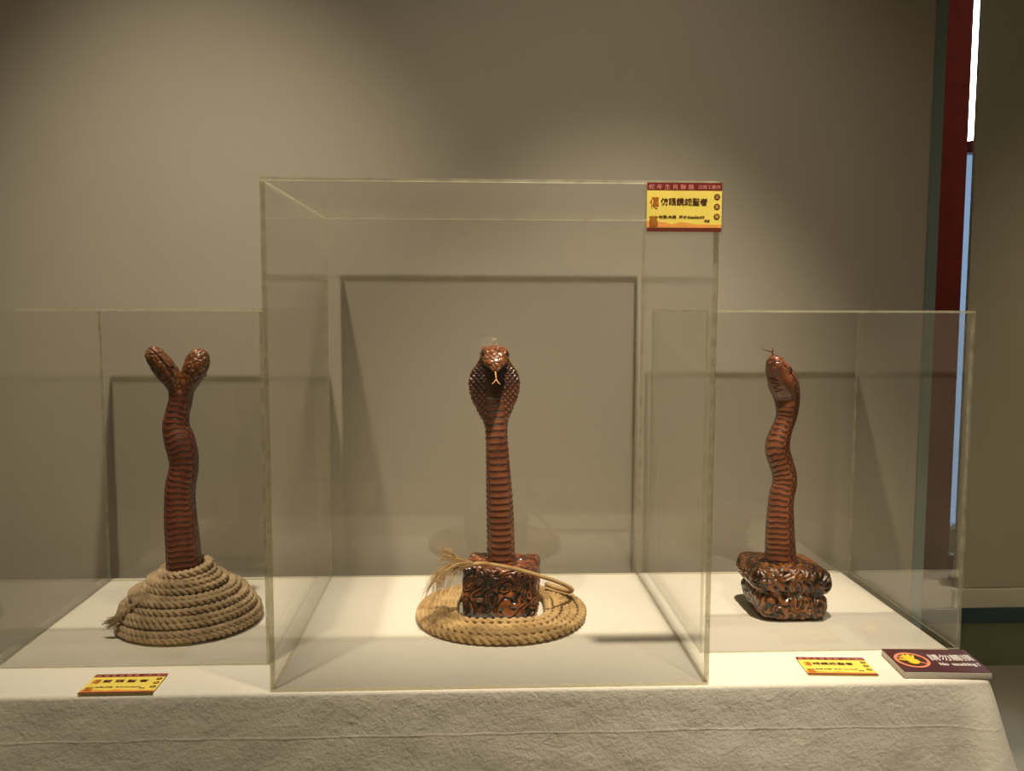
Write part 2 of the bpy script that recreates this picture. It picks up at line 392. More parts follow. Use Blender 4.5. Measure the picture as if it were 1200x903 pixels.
# ------------------------------------------------------------------ acrylic cases
def case(x0, x1, y0, y1, h, t, label):
    cx, cy = (x0+x1)/2, (y0+y1)/2
    r = thing('acrylic_case', (cx, cy, TZ+.0006), label, 'display case')
    a, b, g = (x1-x0)/2, (y1-y0)/2, .0003
    zt = h-.003-g
    box('front_panel', -a, a, -b, -b+t, 0, zt, M_acr, r, edge_mat=M_edge, thin='y')
    box('back_panel', -a, a, b-t, b, 0, zt, M_acr, r, edge_mat=M_edge, thin='y')
    box('side_panel', -a, -a+t, -b+t+g, b-t-g, 0, zt, M_acr, r, edge_mat=M_edge, thin='x')
    box('side_panel', a-t, a, -b+t+g, b-t-g, 0, zt, M_acr, r, edge_mat=M_edge, thin='x')
    box('top_panel', -a, a, -b, b, h-.003, h, M_acr, r, edge_mat=M_edge, thin='z')
    return r
case(-.2406, .2915, 1.0521, 1.5102, .6068, .0050, 'tall clear acrylic case over the hooded cobra, in the middle, nearest the table edge')
case(-.6072, -.2600, 1.1333, 1.5030, .4565, .0040, 'low clear acrylic case at the left, over the two-headed snake')
case(.3060, .6620-.0, 1.1504, 1.5065, .4565, .0040, 'low clear acrylic case at the right, over the snake with raised forked tongue')

# ------------------------------------------------------------------ snakes
def sweep(P, rx, rf, rb, bdir, disp, nu, nv=72, close_end=True, start=0., end=1.):
    """P control points -> smooth tube; rx side radius, rf belly radius, rb back radius (arrays at the control points);
    disp(u, th, pos) -> (displacement, stain)"""
    n = len(P)
    tt = np.linspace(0, n-1, nu)
    path = catmull(P, nu)
    ip = lambda a: np.interp(tt, np.arange(n), a) if False else catmull(np.array(a)[:, None], nu)[:, 0]
    RX, RF, RB = ip(rx), ip(rf), ip(rb)
    L = np.concatenate([[0], np.cumsum(np.linalg.norm(np.diff(path, axis=0), axis=1))])
    T = nrm(np.gradient(path, axis=0)); B0 = np.array(bdir, float)
    # parallel-ish frame: keep belly direction, tipping with the tangent
    Fd = []; prev = B0
    for t in T:
        v = prev-t*np.dot(prev, t); v /= np.linalg.norm(v); Fd.append(v); prev = v
    Fd = np.array(Fd); Sd = np.cross(Fd, -T)   # side: to the right as seen from the belly
    Sd = nrm(np.cross(T, Fd))
    th = np.linspace(-PI, PI, nv, endpoint=False)
    c, s = np.cos(th), np.sin(th)
    V = np.zeros((nu, nv, 3)); St = np.zeros((nu, nv))
    RR = np.where(c[None] > 0, RF[:, None], RB[:, None])
    base = path[:, None]+Sd[:, None]*(RX[:, None]*s[None])[..., None]+Fd[:, None]*(RR*c[None])[..., None]
    nd = nrm(Sd[:, None]*(s[None]/np.maximum(RX[:, None], 1e-4))[..., None]+Fd[:, None]*(c[None]/np.maximum(RR, 1e-4))[..., None])
    D, St = disp(L[:, None]+0*th[None], th[None]+0*L[:, None], RX[:, None]+0*th[None], base)
    V = base+nd*D[..., None]
    verts = V.reshape(-1, 3); Fc = [q[::-1] for q in tube_faces(nu, nv)]
    Fc.append(tuple(range(nv))); Fc.append(tuple((nu-1)*nv+j for j in range(nv))[::-1])
    return dict(V=verts, F=Fc, S=St.ravel(), path=path, T=T, Fd=Fd, Sd=Sd, RX=RX, RF=RF, RB=RB, L=L)

def diamond(L, th, rx, k_around, pitch):
    """raised rhombic scales: returns height 0..1 and groove 0..1"""
    a = th/(2*PI)*k_around; b = L/pitch
    p, q = a+b, a-b
    fp, fq = p-np.floor(p), q-np.floor(q)
    d = np.minimum(np.minimum(fp, 1-fp), np.minimum(fq, 1-fq))*2
    h = np.clip(d*2.2, 0, 1); return h, 1-np.clip(d*2.0, 0, 1)

def vor(pos, scale):
    """cell grooves by mathutils voronoi"""
    sh = pos.shape[:-1]; P = pos.reshape(-1, 3)*scale; h = np.zeros(len(P))
    for i, p in enumerate(P):
        d = noise.voronoi(Vector(p))[0]; h[i] = d[1]-d[0]
    return h.reshape(sh)

def body_disp(belly_half, head_at=None, hood=None, scale=95, kar=16, pitch=.0105):
    def f(L, th, rx, pos):
        h, g = diamond(L, th, rx, kar, pitch)
        back = np.clip((np.abs(th)-belly_half)/.12, 0, 1)
        D = .0014*h*back; St = g*back*.9+.25*back
        if head_at is not None:
            w = np.clip((L-head_at)/.012, 0, 1)
            ii = L[:, 0] > head_at-.001
            v = np.ones_like(L); v[ii] = vor(pos[ii], scale)
            gr = 1-np.clip(v*4.5, 0, 1)
            D = D*(1-w)+w*(-.0013*gr); St = St*(1-w)+w*gr*.8
        return D, np.clip(St, 0, 1)
    return f

def belly_plates(sw, i0, L0, L1, pitch, wb, mat, parent, wave=0., lift=.0011, stripe=True):
    """overlapping belly scales, each a curved plate of its own"""
    path, Fd, Sd, T, RX, RF, L = (sw[k] for k in ('path', 'Fd', 'Sd', 'T', 'RX', 'RF', 'L'))
    at = lambda A, l: np.array([np.interp(l, L, A[:, k]) for k in range(3)])
    l = L0; na, nb = 15, 6
    while l < L1-pitch*.5:
        rows = []; st = []
        for j in range(nb):
            v = j/(nb-1)
            for i in range(na):
                u = -1+2*i/(na-1)
                # j=0 is the lower, proud edge; the plate tucks in towards its top
                w_ = wave*(math.sin(u*4.2+.6)) + .0016*abs(u)**3
                ll = l+v*pitch*1.16-pitch*.05+w_
                rx, rf = np.interp(ll, L, RX), np.interp(ll, L, RF)
                sm = min(.985, wb(ll)/rx)*u; th = math.asin(sm)
                base = at(path, ll)+at(Sd, ll)*rx*math.sin(th)+at(Fd, ll)*rf*math.cos(th)
                n = at(Sd, ll)*math.sin(th)/rx+at(Fd, ll)*math.cos(th)/rf; n /= np.linalg.norm(n)
                bul = lift*(.30+.75*math.sin(min(1, (1-v)*1.5+.12)*PI/2)) * (1-.55*abs(u)**4)
                if v > .86: bul = -.0004
                rows.append(base+n*bul); st.append(min(1, max(0, (v-.40)/.36)) if stripe else 0)
        Fc = [(j*na+i+1, j*na+i, (j+1)*na+i, (j+1)*na+i+1) for j in range(nb-1) for i in range(na-1)]
        # skirt down the lower and side edges gives thickness
        k0 = len(rows); 
        for i in range(na):
            ll = l-pitch*.03+wave*(math.sin((-1+2*i/(na-1))*4.2+.6))+.0016*abs(-1+2*i/(na-1))**3
            c = at(path, ll); rows.append(rows[i]*.90+c*.10); st.append(1)
        Fc += [(i, i+1, k0+i+1, k0+i) for i in range(na-1)]
        mesh_obj('belly_scale', rows, Fc, mat, parent, attrs={'stain_shade': st})
        l += pitch

def sphere(name, c, r, mat, parent, sc=(1, 1, 1)):
    bm = bmesh.new(); bmesh.ops.create_uvsphere(bm, u_segments=14, v_segments=9, radius=r)
    me = bpy.data.meshes.new(name); bm.to_mesh(me); bm.free(); me.materials.append(mat)
    me.polygons.foreach_set('use_smooth', [True]*len(me.polygons))
    o = bpy.data.objects.new(name, me); C.objects.link(o); o.location = c; o.scale = sc; o.parent = parent; return o

def rel(P, root): return [np.array(p)-np.array(root) for p in P]
def px_path(rows, Y0, root):
    """rows: (px, py, halfwidth_px, dY) -> points relative to root and side radii in metres"""
    P, R = [], []
    for x, y, hw, dy in rows:
        p = unp(x, y, Y0+dy); P.append(np.array(p)-np.array(root)); R.append(hw*(Y0+dy)/F_PX*1.0)
    return P, np.array(R)
def groove_mouth(sw_disp, L_from, th0=1.75, depth=.0022, w=.10):
    """adds a mouth slit along both sides of the head"""
    def f(L, th, rx, pos):
        D, St = sw_disp(L, th, rx, pos)
        on = np.clip((L-L_from)/.006, 0, 1)
        g = np.exp(-((np.abs(th)-th0)/w)**2)*on
        return D-depth*g, np.clip(St+g, 0, 1)
    return f
def put(name, sws, mats, parent, heads=None):
    V, Fc, St, off, mi = [], [], [], 0, []
    for k, s in enumerate(sws):
        nv = len(s['V'])//len(s['L']); lim = (heads or {}).get(k, 9)
        mi += [1 if s['L'][min(q[0], len(s['V'])-1)//nv] > lim else 0 for q in s['F']]
        V.append(s['V']); Fc += [tuple(i+off for i in q) for q in s['F']]; St.append(s['S']); off += len(s['V'])
    return mesh_obj(name, np.vstack(V), Fc, mats, parent, attrs={'stain_shade': np.concatenate(St)}, mi=mi)
def tongue(parent, P, tips, r, mat, name='tongue'):
    paths = [catmull(P, 10)]+[catmull([P[-1]]+t, 8) for t in tips]
    V, Fc, _ = tubes(paths, [np.linspace(r*1.2, r, 10)]+[np.linspace(r, r*.3, 8)]*len(tips), 7)
    return mesh_obj(name, V, Fc, mat, parent)

def carved_block(name, hx, hy, h, mat, parent, shape, depth, freq, seed, z0=0., N=74):
    """rounded block carved with interlacing ribbons"""
    V, St, Fc = [], [], []; off = 0
    faces = [((1, 0, 0), (0, 1, 0), (0, 0, 1)), ((-1, 0, 0), (0, -1, 0), (0, 0, 1)), ((0, 1, 0), (-1, 0, 0), (0, 0, 1)),
             ((0, -1, 0), (1, 0, 0), (0, 0, 1)), ((0, 0, 1), (1, 0, 0), (0, 1, 0)), ((0, 0, -1), (-1, 0, 0), (0, 1, 0))]
    sv = Vector((seed, seed*1.7, -seed))
    for n, a, b in faces:
        n, a, b = Vector(n), Vector(a), Vector(b)
        for i in range(N+1):
            for j in range(N+1):
                c = n+a*(2*i/N-1)+b*(2*j/N-1)
                p, nn = shape(c)
                q = p*freq+sv
                w = Vector((noise.noise(q*.55), noise.noise(q*.55+Vector((9, 2, 1))), noise.noise(q*.55+Vector((3, 7, 5)))))
                f = noise.noise(q*.8+w*1.5)
                s = abs(math.sin(f*13.0)); ridge = s**.7
                g2 = noise.noise(q*2.6+w)
                d = depth*(ridge-.5)+depth*.35*g2
                if n.z < 0: d = 0
                V.append(p+nn*d)
                St.append(min(1, max(0, 1.42-ridge*1.5)+max(0, -g2*1.6)+max(0, 1.5*noise.noise(q*.33+Vector((4, 4, 4)))+.22)))
        W_ = N+1
        Fc += [(off+i*W_+j, off+(i+1)*W_+j, off+(i+1)*W_+j+1, off+i*W_+j+1) for i in range(N) for j in range(N)]
        off += W_*W_
    o = mesh_obj(name, V, Fc, mat, parent, attrs={'stain_shade': St})
    bm = bmesh.new(); bm.from_mesh(o.data); bmesh.ops.remove_doubles(bm, verts=bm.verts, dist=1e-6)
    bmesh.ops.recalc_face_normals(bm, faces=bm.faces); bm.to_mesh(o.data); bm.free(); return o
def superq(hx, hy, h, e, warp=None):
    def f(c):
        # map cube point to rounded box
        v = c.normalized(); k = (abs(v.x)**e+abs(v.y)**e+abs(v.z)**e)**(-1/e); u = v*k
        p = Vector((u.x*hx, u.y*hy, h/2+u.z*h/2))
        n = Vector((abs(u.x)**(e-1)*math.copysign(1, u.x)/hx, abs(u.y)**(e-1)*math.copysign(1, u.y)/hy, abs(u.z)**(e-1)*math.copysign(1, u.z)/(h/2))).normalized()
        if warp: p = warp(p)
        return p, n
    return f

# ---- hooded cobra in the middle
CX, CY = .0475, 1.333
root = (CX, CY, TZ+.0012)
cobra = thing('cobra_carving', root, 'carved cobra with spread scaled hood facing front, rising from a dark square block', 'carving')
rows = [(587, 664, 15.5, 0), (587, 640, 15.8, 0), (586.3, 610, 15.4, 0), (585, 575, 14.6, -.002), (583.3, 540, 13.2, -.002), (582.2, 515, 12.2, 0),
        (581.5, 498, 13.0, .002), (580.5, 484, 18.5, .004), (579.7, 468, 26, .006), (579.3, 450, 29.6, .008), (579.2, 436, 26.5, .010), (579.2, 426, 19.5, .008)]
P, rx = px_path(rows, CY, root)
P = P+[P[-1]+np.array([0, -.010, .0115]), P[-1]+np.array([0, -.026, .0150]), P[-1]+np.array([0, -.043, .0105]), P[-1]+np.array([0, -.056, .0020]), P[-1]+np.array([0, -.064, -.0060])]
rx = np.concatenate([rx, [.0215, .0222, .0195, .0135, .0040]])
rf = np.array([.0185, .0185, .018, .017, .0155, .0145, .0135, .012, .011, .0105, .010, .010, .0095, .0105, .0105, .0085, .003])
rb = np.array([.020, .020, .019, .018, .016, .015, .014, .012, .011, .0105, .011, .013, .0135, .014, .0125, .0095, .003])
HL = .312
def cobra_disp(L, th, rx_, pos):
    x = np.sin(th)*rx_
    # hood scales on the flanks: rhombs in metric coordinates
    a = x/.0078; b = L/.0092
    p, q = a+b, a-b; fp, fq = p-np.floor(p), q-np.floor(q)
    d = np.minimum(np.minimum(fp, 1-fp), np.minimum(fq, 1-fq))*2
    wb = .0118
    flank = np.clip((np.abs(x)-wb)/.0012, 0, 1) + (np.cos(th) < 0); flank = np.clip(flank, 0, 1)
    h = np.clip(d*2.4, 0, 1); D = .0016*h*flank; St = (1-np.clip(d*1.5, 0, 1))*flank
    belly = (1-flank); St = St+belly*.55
    # dark V under the chin: stained brown, with the head's shadow painted in
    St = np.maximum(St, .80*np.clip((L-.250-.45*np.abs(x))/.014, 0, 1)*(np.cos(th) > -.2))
    w = np.clip((L-HL)/.008, 0, 1); ii = L[:, 0] > HL-.001
    v = np.ones_like(L); v[ii] = vor(pos[ii], 125); gr = 1-np.clip(v*3.2, 0, 1)
    brow = np.exp(-((np.abs(th)-2.3)/.22)**2-((L-(HL+.038))/.012)**2)
    sock = np.exp(-((np.abs(th)-2.0)/.22)**2-((L-(HL+.043))/.006)**2)
    mouth = np.exp(-((np.abs(th)-1.25)/.09)**2)*np.clip((L-HL-.004)/.006, 0, 1)
    D = D*(1-w)+w*(-.0012*gr+.0026*brow-.0028*sock-.0020*mouth)
    St = St*(1-w)+w*np.clip(gr*.85+sock+mouth, 0, 1)
    return D, np.clip(St, 0, 1)
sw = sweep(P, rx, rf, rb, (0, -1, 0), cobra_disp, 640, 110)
print('cobra length', sw['L'][-1], 'head z', [float(sw['path'][int(k*639)][2]) for k in (.7, .8, .9, 1)])
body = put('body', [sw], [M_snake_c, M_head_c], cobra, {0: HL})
wbf = lambda l: float(np.interp(l, [0, .05, .2, .25, .40], [.0172, .0166, .0138, .0120, .0115]))
belly_plates(sw, 0, .004, .256, .0098, wbf, M_snake_c, body)
def on_sweep(sw, l, th, out=0.):
    L = sw['L']; at = lambda A: np.array([np.interp(l, L, A[:, k]) for k in range(3)])
    rx_, rf_, rb_ = (np.interp(l, L, sw[k]) for k in ('RX', 'RF', 'RB')); r = rf_ if math.cos(th) > 0 else rb_
    n = nrm(at(sw['Sd'])*math.sin(th)/rx_+at(sw['Fd'])*math.cos(th)/r)
    return at(sw['path'])+at(sw['Sd'])*rx_*math.sin(th)+at(sw['Fd'])*r*math.cos(th)+n*out
for s in (-1, 1): sphere('eye', on_sweep(sw, HL+.043, s*2.0, -.0012), .0026, M_eye, cobra)
tip = sw['path'][-1]
tongue(cobra, [tip+np.array([0, .006, -.001]), tip+np.array([0, -.002, -.003]), tip+np.array([.001, -.006, -.012])],
       [[tip+np.array([-.003, -.009, -.0165]), tip+np.array([-.0055, -.011, -.018])], [tip+np.array([.004, -.009, -.0165]), tip+np.array([.0065, -.011, -.0185])]], .0011, M_tongue_l)
crest = tongue(cobra, [on_sweep(sw, HL+.014, PI, -.002), on_sweep(sw, HL+.014, PI, .002)], [[on_sweep(sw, HL+.014, PI, .0055)]], .0018, M_snake_c, 'crest')
yaw8 = math.radians(-8)
def rotz(a):
    def f(p): return Vector((p.x*math.cos(a)-p.y*math.sin(a), p.x*math.sin(a)+p.y*math.cos(a), p.z))
    return f
b = carved_block('base', .054, .046, .0775, M_base_c, cobra, superq(.0535, .046, .0745, 14), .0044, 46, 3.1); b.rotation_euler.z = yaw8

# ---- two-headed snake at the left
LX, LY = -.409, 1.300
root = (LX, LY, TZ+.0012)
twin = thing('twin_headed_snake_carving', root, 'carved reddish snake with two heads forking in a Y, standing in coiled rope', 'carving')
rows = [(215.5, 706, 19.5, .004), (215.7, 690, 20, .002), (216, 671, 19.6, 0), (214.5, 640, 19, 0), (212, 612, 18, 0), (211, 590, 16.8, 0), (211.5, 570, 16.3, 0), (215.5, 548, 15.4, 0), (214.5, 532, 16.2, 0),
        (210.5, 516, 16.6, 0), (206.5, 500, 14.6, 0), (208, 484, 12.6, 0), (211.5, 470, 12.2, 0), (212, 459, 12.5, 0), (211.8, 455, 8.5, 0.004), (211.6, 453, 3.0, 0.006)]
P, rx = px_path(rows, LY, root)
rf = rx*.92; rb = rx*.95
bd_l = nrm(np.array([-.07, -1, 0.]))
half = .95
sw = sweep(P, rx, rf, rb, bd_l, body_disp(half, kar=15, pitch=.0125), 520, 84)
hl = [(211, 470, 9.5, 0), (207.5, 456, 10.5, -.002), (201.5, 444, 12.5, -.006), (193.5, 433, 14.0, -.010), (186.5, 423.5, 13.2, -.014), (180.5, 416, 11.5, -.018), (175.5, 411, 8.6, -.020), (172.5, 408.5, 3, -.021)]
hr = [(212.5, 470, 9.5, 0), (216.5, 456, 10.5, -.002), (222.5, 444, 12.0, -.004), (228, 433, 13.4, -.006), (231.5, 424, 13.6, -.006), (233.8, 417, 11.8, -.005), (235.5, 411.5, 8.2, -.003), (236.3, 409, 3, -.002)]
heads = []
Ph, rh = px_path(hl, LY, root)
h1 = sweep(Ph, rh*1.04, rh*.90, rh*.95, nrm(np.array([-.9, -1, -.3])), groove_mouth(body_disp(.4, .012, scale=120), .030, 1.35), 190, 84)
Ph, rh = px_path(hr, LY, root)
h2 = sweep(Ph, rh*1.04, rh*.90, rh*.95, nrm(np.array([-.15, -1, -.1])), groove_mouth(body_disp(.4, .012, scale=120), .026, 1.45), 190, 84)
body = put('body', [sw, h1, h2], [M_snake_l, M_head_l], twin, {1: .020, 2: .030})
Lb = sw['L'][-1]; L70 = sw['L'][int(519*2/15)]
wbl = lambda l: float(np.interp(l, sw['L'], sw['RX']))*math.sin(.98)
belly_plates(sw, 0, L70-.012, Lb-.010, .0084, wbl, M_snake_l, body, wave=.0011)
for hs, ths in ((h1, (1.8, -1.8)), (h2, (1.85, -1.85))):
    for th in ths: sphere('eye', on_sweep(hs, .050, th, -.0008), .0024, M_eye, twin)

# ---- rearing snake at the right
RX_, RY_ = .472, 1.312
root = (RX_, RY_, TZ+.0012)
rear = thing('tongue_snake_carving', root, 'carved copper-brown snake looking up with forked tongue out, on a rounded knotted base', 'carving')
rows = [(914.5, 668, 18, .004), (914.5, 654, 18, 0), (914.3, 640, 17.2, 0), (914, 615, 16.0, 0), (914.5, 596, 14.6, 0), (916, 581, 14.0, 0), (919.3, 567, 13.5, 0), (919, 555, 13.4, 0), (915.5, 543, 13.6, 0), (911.6, 530, 13.8, 0),
        (911.3, 520, 13.4, 0), (914, 509, 12.2, 0), (918, 498, 11.1, 0), (921.5, 488, 11.4, 0), (922.5, 478, 12.6, -.001), (921.8, 466, 15.2, -.003), (919.3, 455, 17.4, -.006), (915.8, 445, 18.0, -.009), (911.8, 435, 15.8, -.012),
        (908.8, 427, 12.6, -.015), (907, 420.5, 8.5, -.018), (906, 416.5, 3.0, -.020)]
P, rx = px_path(rows, RY_, root)
rf = rx*.92; rb = rx*.95; rf[15:19] = rx[15:19]*.62; rb[15:19] = rx[15:19]*.75; rf[19:] *= .8
bd_r = nrm(np.array([-math.sin(math.radians(44)), -math.cos(math.radians(44)), 0.]))
sw = sweep(P, rx, rf, rb, bd_r, lambda *a: (0*a[0], 0*a[0]), 620, 90)
LR = sw['L'][-1]; Lhead = sw['L'][int(619*14.6/21)]
def rear_disp(L, th, rx_, pos):
    D, St = body_disp(.95, Lhead+.030, kar=15, pitch=.0125, scale=110)(L, th, rx_, pos)
    f = np.clip((L-Lhead)/.006, 0, 1)*(np.abs(th) < 1.05)*np.clip((LR-.012-L)/.01, 0, 1)      # smooth throat
    D = D*(1-f); St = St*(1-f)
    m_ = np.exp(-((np.abs(th)-1.45)/.07)**2)*np.clip((L-Lhead-.030)/.006, 0, 1)
    bands = np.exp(-((np.sin((L-Lhead)*420+.4))/.22)**2)*np.clip((L-Lhead)/.004, 0, 1)*np.clip((Lhead+.016-L)/.004, 0, 1)*(np.abs(th) < 1.0)*.5
    eyeb = np.exp(-((np.abs(th)-2.0)/.2)**2-((L-(LR-.028))/.008)**2)
    return D-.0016*m_-.0008*bands+.0022*eyeb, np.clip(St+m_+bands, 0, 1)
sw = sweep(P, rx, rf, rb, bd_r, rear_disp, 620, 90)
body = put('body', [sw], [M_snake_r], rear)
wbr = lambda l: float(np.interp(l, sw['L'], sw['RX']))*math.sin(.98)
belly_plates(sw, 0, .006, Lhead-.006, .0082, wbr, M_snake_r, body, wave=.0010)
for s in (-1, 1): sphere('eye', on_sweep(sw, LR-.027, s*1.72, -.0004), .0026, M_eye, rear)
# the curling line carved on the throat
pts = [on_sweep(sw, LR-.030-.0042*i, -.20+(.38 if i % 2 else -.30)+.02*i, .0008) for i in range(7)]
V, Fc, _ = tubes([catmull(pts, 60)], [.00085], 6); mesh_obj('throat_mark', V, Fc, M_tongue, body)
def tp(x, y, dy=-.020): return np.array(unp(x, y, RY_+dy))-np.array(root)
tongue(rear, [tp(906, 419), tp(906, 416), tp(905.3, 413)], [[tp(902, 411.2), tp(896, 410.0), tp(892.3, 406.5)], [tp(905.6, 410), tp(904.9, 407)]], .0011, M_tongue)
def rwarp(p):
    z = p.z/.086
    s = 1-.10*math.exp(-((z-.47)/.07)**2)+(.04 if z > .5 else 0)
    k = max(0, (1-z*1.7))*.10
    x = p.x*s+(.006*z)-(.0 if p.x > 0 else -.016*max(0, 1-z*1.5)); y = p.y*s+.012*(.5-z)*0
    return Vector((x, y, p.z-.006*max(0, p.x/.058)*z+.0015*math.sin(p.x*90)*z))
b = carved_block('base', .0575, .055, .086, M_base_r, rear, superq(.0565, .054, .079, 6.5, rwarp), .0036, 46, 8.3)
b.location = (-.003, .001, 0)

# ------------------------------------------------------------------ ropes
def plait(path, rope_r, pitch, normal=None, taper=None):
    """three strands plaited along a path; returns three strand paths and radii"""
    L = np.concatenate([[0], np.cumsum(np.linalg.norm(np.diff(path, axis=0), axis=1))])
    T = nrm(np.gradient(path, axis=0)); Z = np.array([0, 0, 1.]) if normal is None else normal
    s = nrm(np.cross(T, Z)); u = nrm(np.cross(s, T))
    out = []
    for k in range(3):
        t = 2*PI*(L/pitch+k/3.)
        out.append(path+s*(rope_r*.56*np.sin(t))[:, None]+u*(rope_r*.42*np.sin(2*t))[:, None])
    return out, [rope_r*(.41+.03*np.sin(L*900+k)) for k in range(3)]
def rope_parts(strands, radii, mat, parent, k=9):
    for p, r in zip(strands, radii):
        V, Fc, A = tubes([p], [r], k, fib=True); mesh_obj('strand', V, Fc, mat, parent, attrs={'fib': A})
# ring round the square block
rc = (CX-.005, 1.318, TZ)
ring = thing('rope_coil', rc, 'flat ring of plaited golden rope lying round the dark square block, its loose end frayed', 'rope')
n = 1900; turns = 5
ph = np.linspace(0, turns*2*PI, n)
q = ph/ph[-1]
qq = np.clip(q, 0, 1)
ax = .0650+.0610*q; ay = .0650+.0610*q; ex = 3.6-1.5*np.clip(q*1.6, 0, 1)
st = ph+PI*.32
rr = (np.abs(np.cos(st))**ex+np.abs(np.sin(st))**ex)**(-1/ex)
cyo = .012-.024*q
path = np.stack([ax*rr*np.cos(st)+.001*np.sin(ph*3.3), ay*rr*np.sin(st)+cyo, .0078+.0012*np.sin(ph*1.7+1)+0*ph], 1)
sp, sr = plait(path, .0072, .036)
rope_parts(sp, sr, M_rope_c, ring)
def rp(x, y, Y): return np.array(unp(x, y, Y))-np.array(rc)
cord = catmull([rp(640, 684, 1.385), rp(655, 689, 1.37), rp(668, 692.5, 1.35), rp(669, 689, 1.325), rp(655, 682, 1.292), rp(636, 675.5, 1.276), rp(610, 668, 1.274), rp(592, 664, 1.276), rp(578, 661.5, 1.278), rp(566, 660, 1.281), rp(556, 660.5, 1.283)], 260)
tw = []
Lc = np.concatenate([[0], np.cumsum(np.linalg.norm(np.diff(cord, axis=0), axis=1))])
T = nrm(np.gradient(cord, axis=0)); s_ = nrm(np.cross(T, [0, 0, 1.])); u_ = np.cross(s_, T)
cr = np.interp(Lc, [0, Lc[-1]*.3, Lc[-1]], [.0040, .0031, .0026])
for k in range(3):
    t = 2*PI*(Lc/.011+k/3.); tw.append(cord+s_*(cr*.55*np.cos(t))[:, None]+u_*(cr*.55*np.sin(t))[:, None])
V, Fc, A = tubes(tw, [cr*.6]*3, 7, fib=True); mesh_obj('loose_cord', V, Fc, M_rope_c, ring, attrs={'fib': A})
def fray(start, tips, n, r, sp_=.006, seed=1):
    rnd = random.Random(seed); ps = []
    for i in range(n):
        a = rnd.choice(tips); mid = [np.array(x) for x in a]
        j = lambda s: np.array([rnd.gauss(0, s), rnd.gauss(0, s), rnd.gauss(0, s)])
        pts = [np.array(start)+j(.0009)]+[m_+j(sp_*(.35+.75*(q_+1)/len(mid))) for q_, m_ in enumerate(mid)]
        f = rnd.uniform(.6, 1.05); c = catmull(pts, 16); ps.append(c[:max(6, int(16*min(1, f)))])
    V, Fc, A = tubes(ps, [np.linspace(r, r*.5, len(p_)) for p_ in ps], 4, fib=True); return V, Fc, A
T1 = [rp(535, 655, 1.285), rp(525, 647, 1.28), rp(514, 643, 1.275)]
T2 = [rp(538, 658, 1.282), rp(522, 653, 1.27), rp(505, 658, 1.26)]
T3 = [rp(538, 661, 1.28), rp(520, 667, 1.26), rp(507, 680, 1.245), rp(498, 700, 1.235)]
T4 = [rp(540, 661, 1.28), rp(524, 668, 1.255), rp(514, 684, 1.235), rp(508, 706, 1.225)]
T5 = [rp(536, 667, 1.275), rp(527, 680, 1.25), rp(521, 697, 1.24)]
V, Fc, A = fray(rp(558, 661, 1.29), [T1, T1, T2, T3, T3, T3, T4, T4, T4, T5], 300, .00034, .0042, 4)
tag(mesh_obj('frayed_end', V, Fc, M_rope_c, ring, attrs={'fib': A}), kind='stuff')
# cone of rope round the two-headed snake
rc = (-.4105, 1.300, TZ)
cone = thing('rope_cone', rc, 'domed cone of plaited pale rope wound round the foot of the two-headed snake', 'rope')
prof_r = np.array([.0975, .0965, .0930, .0885, .0820, .0750, .0660, .0570, .0480, .0390, .0330, .0315])
prof_z = np.array([.0075, .0150, .0230, .0315, .0400, .0475, .0545, .0605, .0665, .0720, .0790, .0830])-.001
turns = 11; n = 2600
t = np.linspace(0, turns, n); ph = t*2*PI+PI
r = np.interp(t, range(12), prof_r); z = np.interp(t, range(12), prof_z)
z = z+.0018*np.sin(ph*.37+1)*np.clip(t-1, 0, 1)+.005*np.cos(ph-.5)*np.clip((t-8)/3, 0, 1)
r = r+.0018*np.sin(ph*.61)*np.clip(t/3, 0, 1)*np.clip((10.5-t)/2, 0, 1)
drift = np.interp(t, [0, 6, 11], [0, -.002, -.0045])
path = np.stack([r*np.cos(ph)+drift, r*np.sin(ph), z], 1)
sp, sr = plait(path, .0070, .027)
rope_parts(sp, sr, M_rope_l, cone)
st0 = rp(154, 706, 1.275) if False else np.array(unp(152, 712, 1.262))-np.array(rc)
g = lambda x, y, Y: np.array(unp(x, y, Y))-np.array(rc)
tailp = catmull([g(168, 706, 1.240), g(158, 709, 1.238), g(150, 714, 1.236), g(144, 719, 1.234)], 60)
sp, sr = plait(tailp, .0052, .026); V, Fc, A = tubes(sp, sr, 7, fib=True); mesh_obj('loose_tail', V, Fc, M_rope_l, cone, attrs={'fib': A})
V, Fc, A = fray(g(146, 717, 1.235), [[g(137, 722, 1.232), g(128, 728, 1.232), g(119, 732, 1.234)], [g(138, 725, 1.23), g(131, 732, 1.23), g(123, 738, 1.232)]], 110, .0004, .0024, 9)
tag(mesh_obj('frayed_end', V, Fc, M_rope_l, cone, attrs={'fib': A}), kind='stuff')

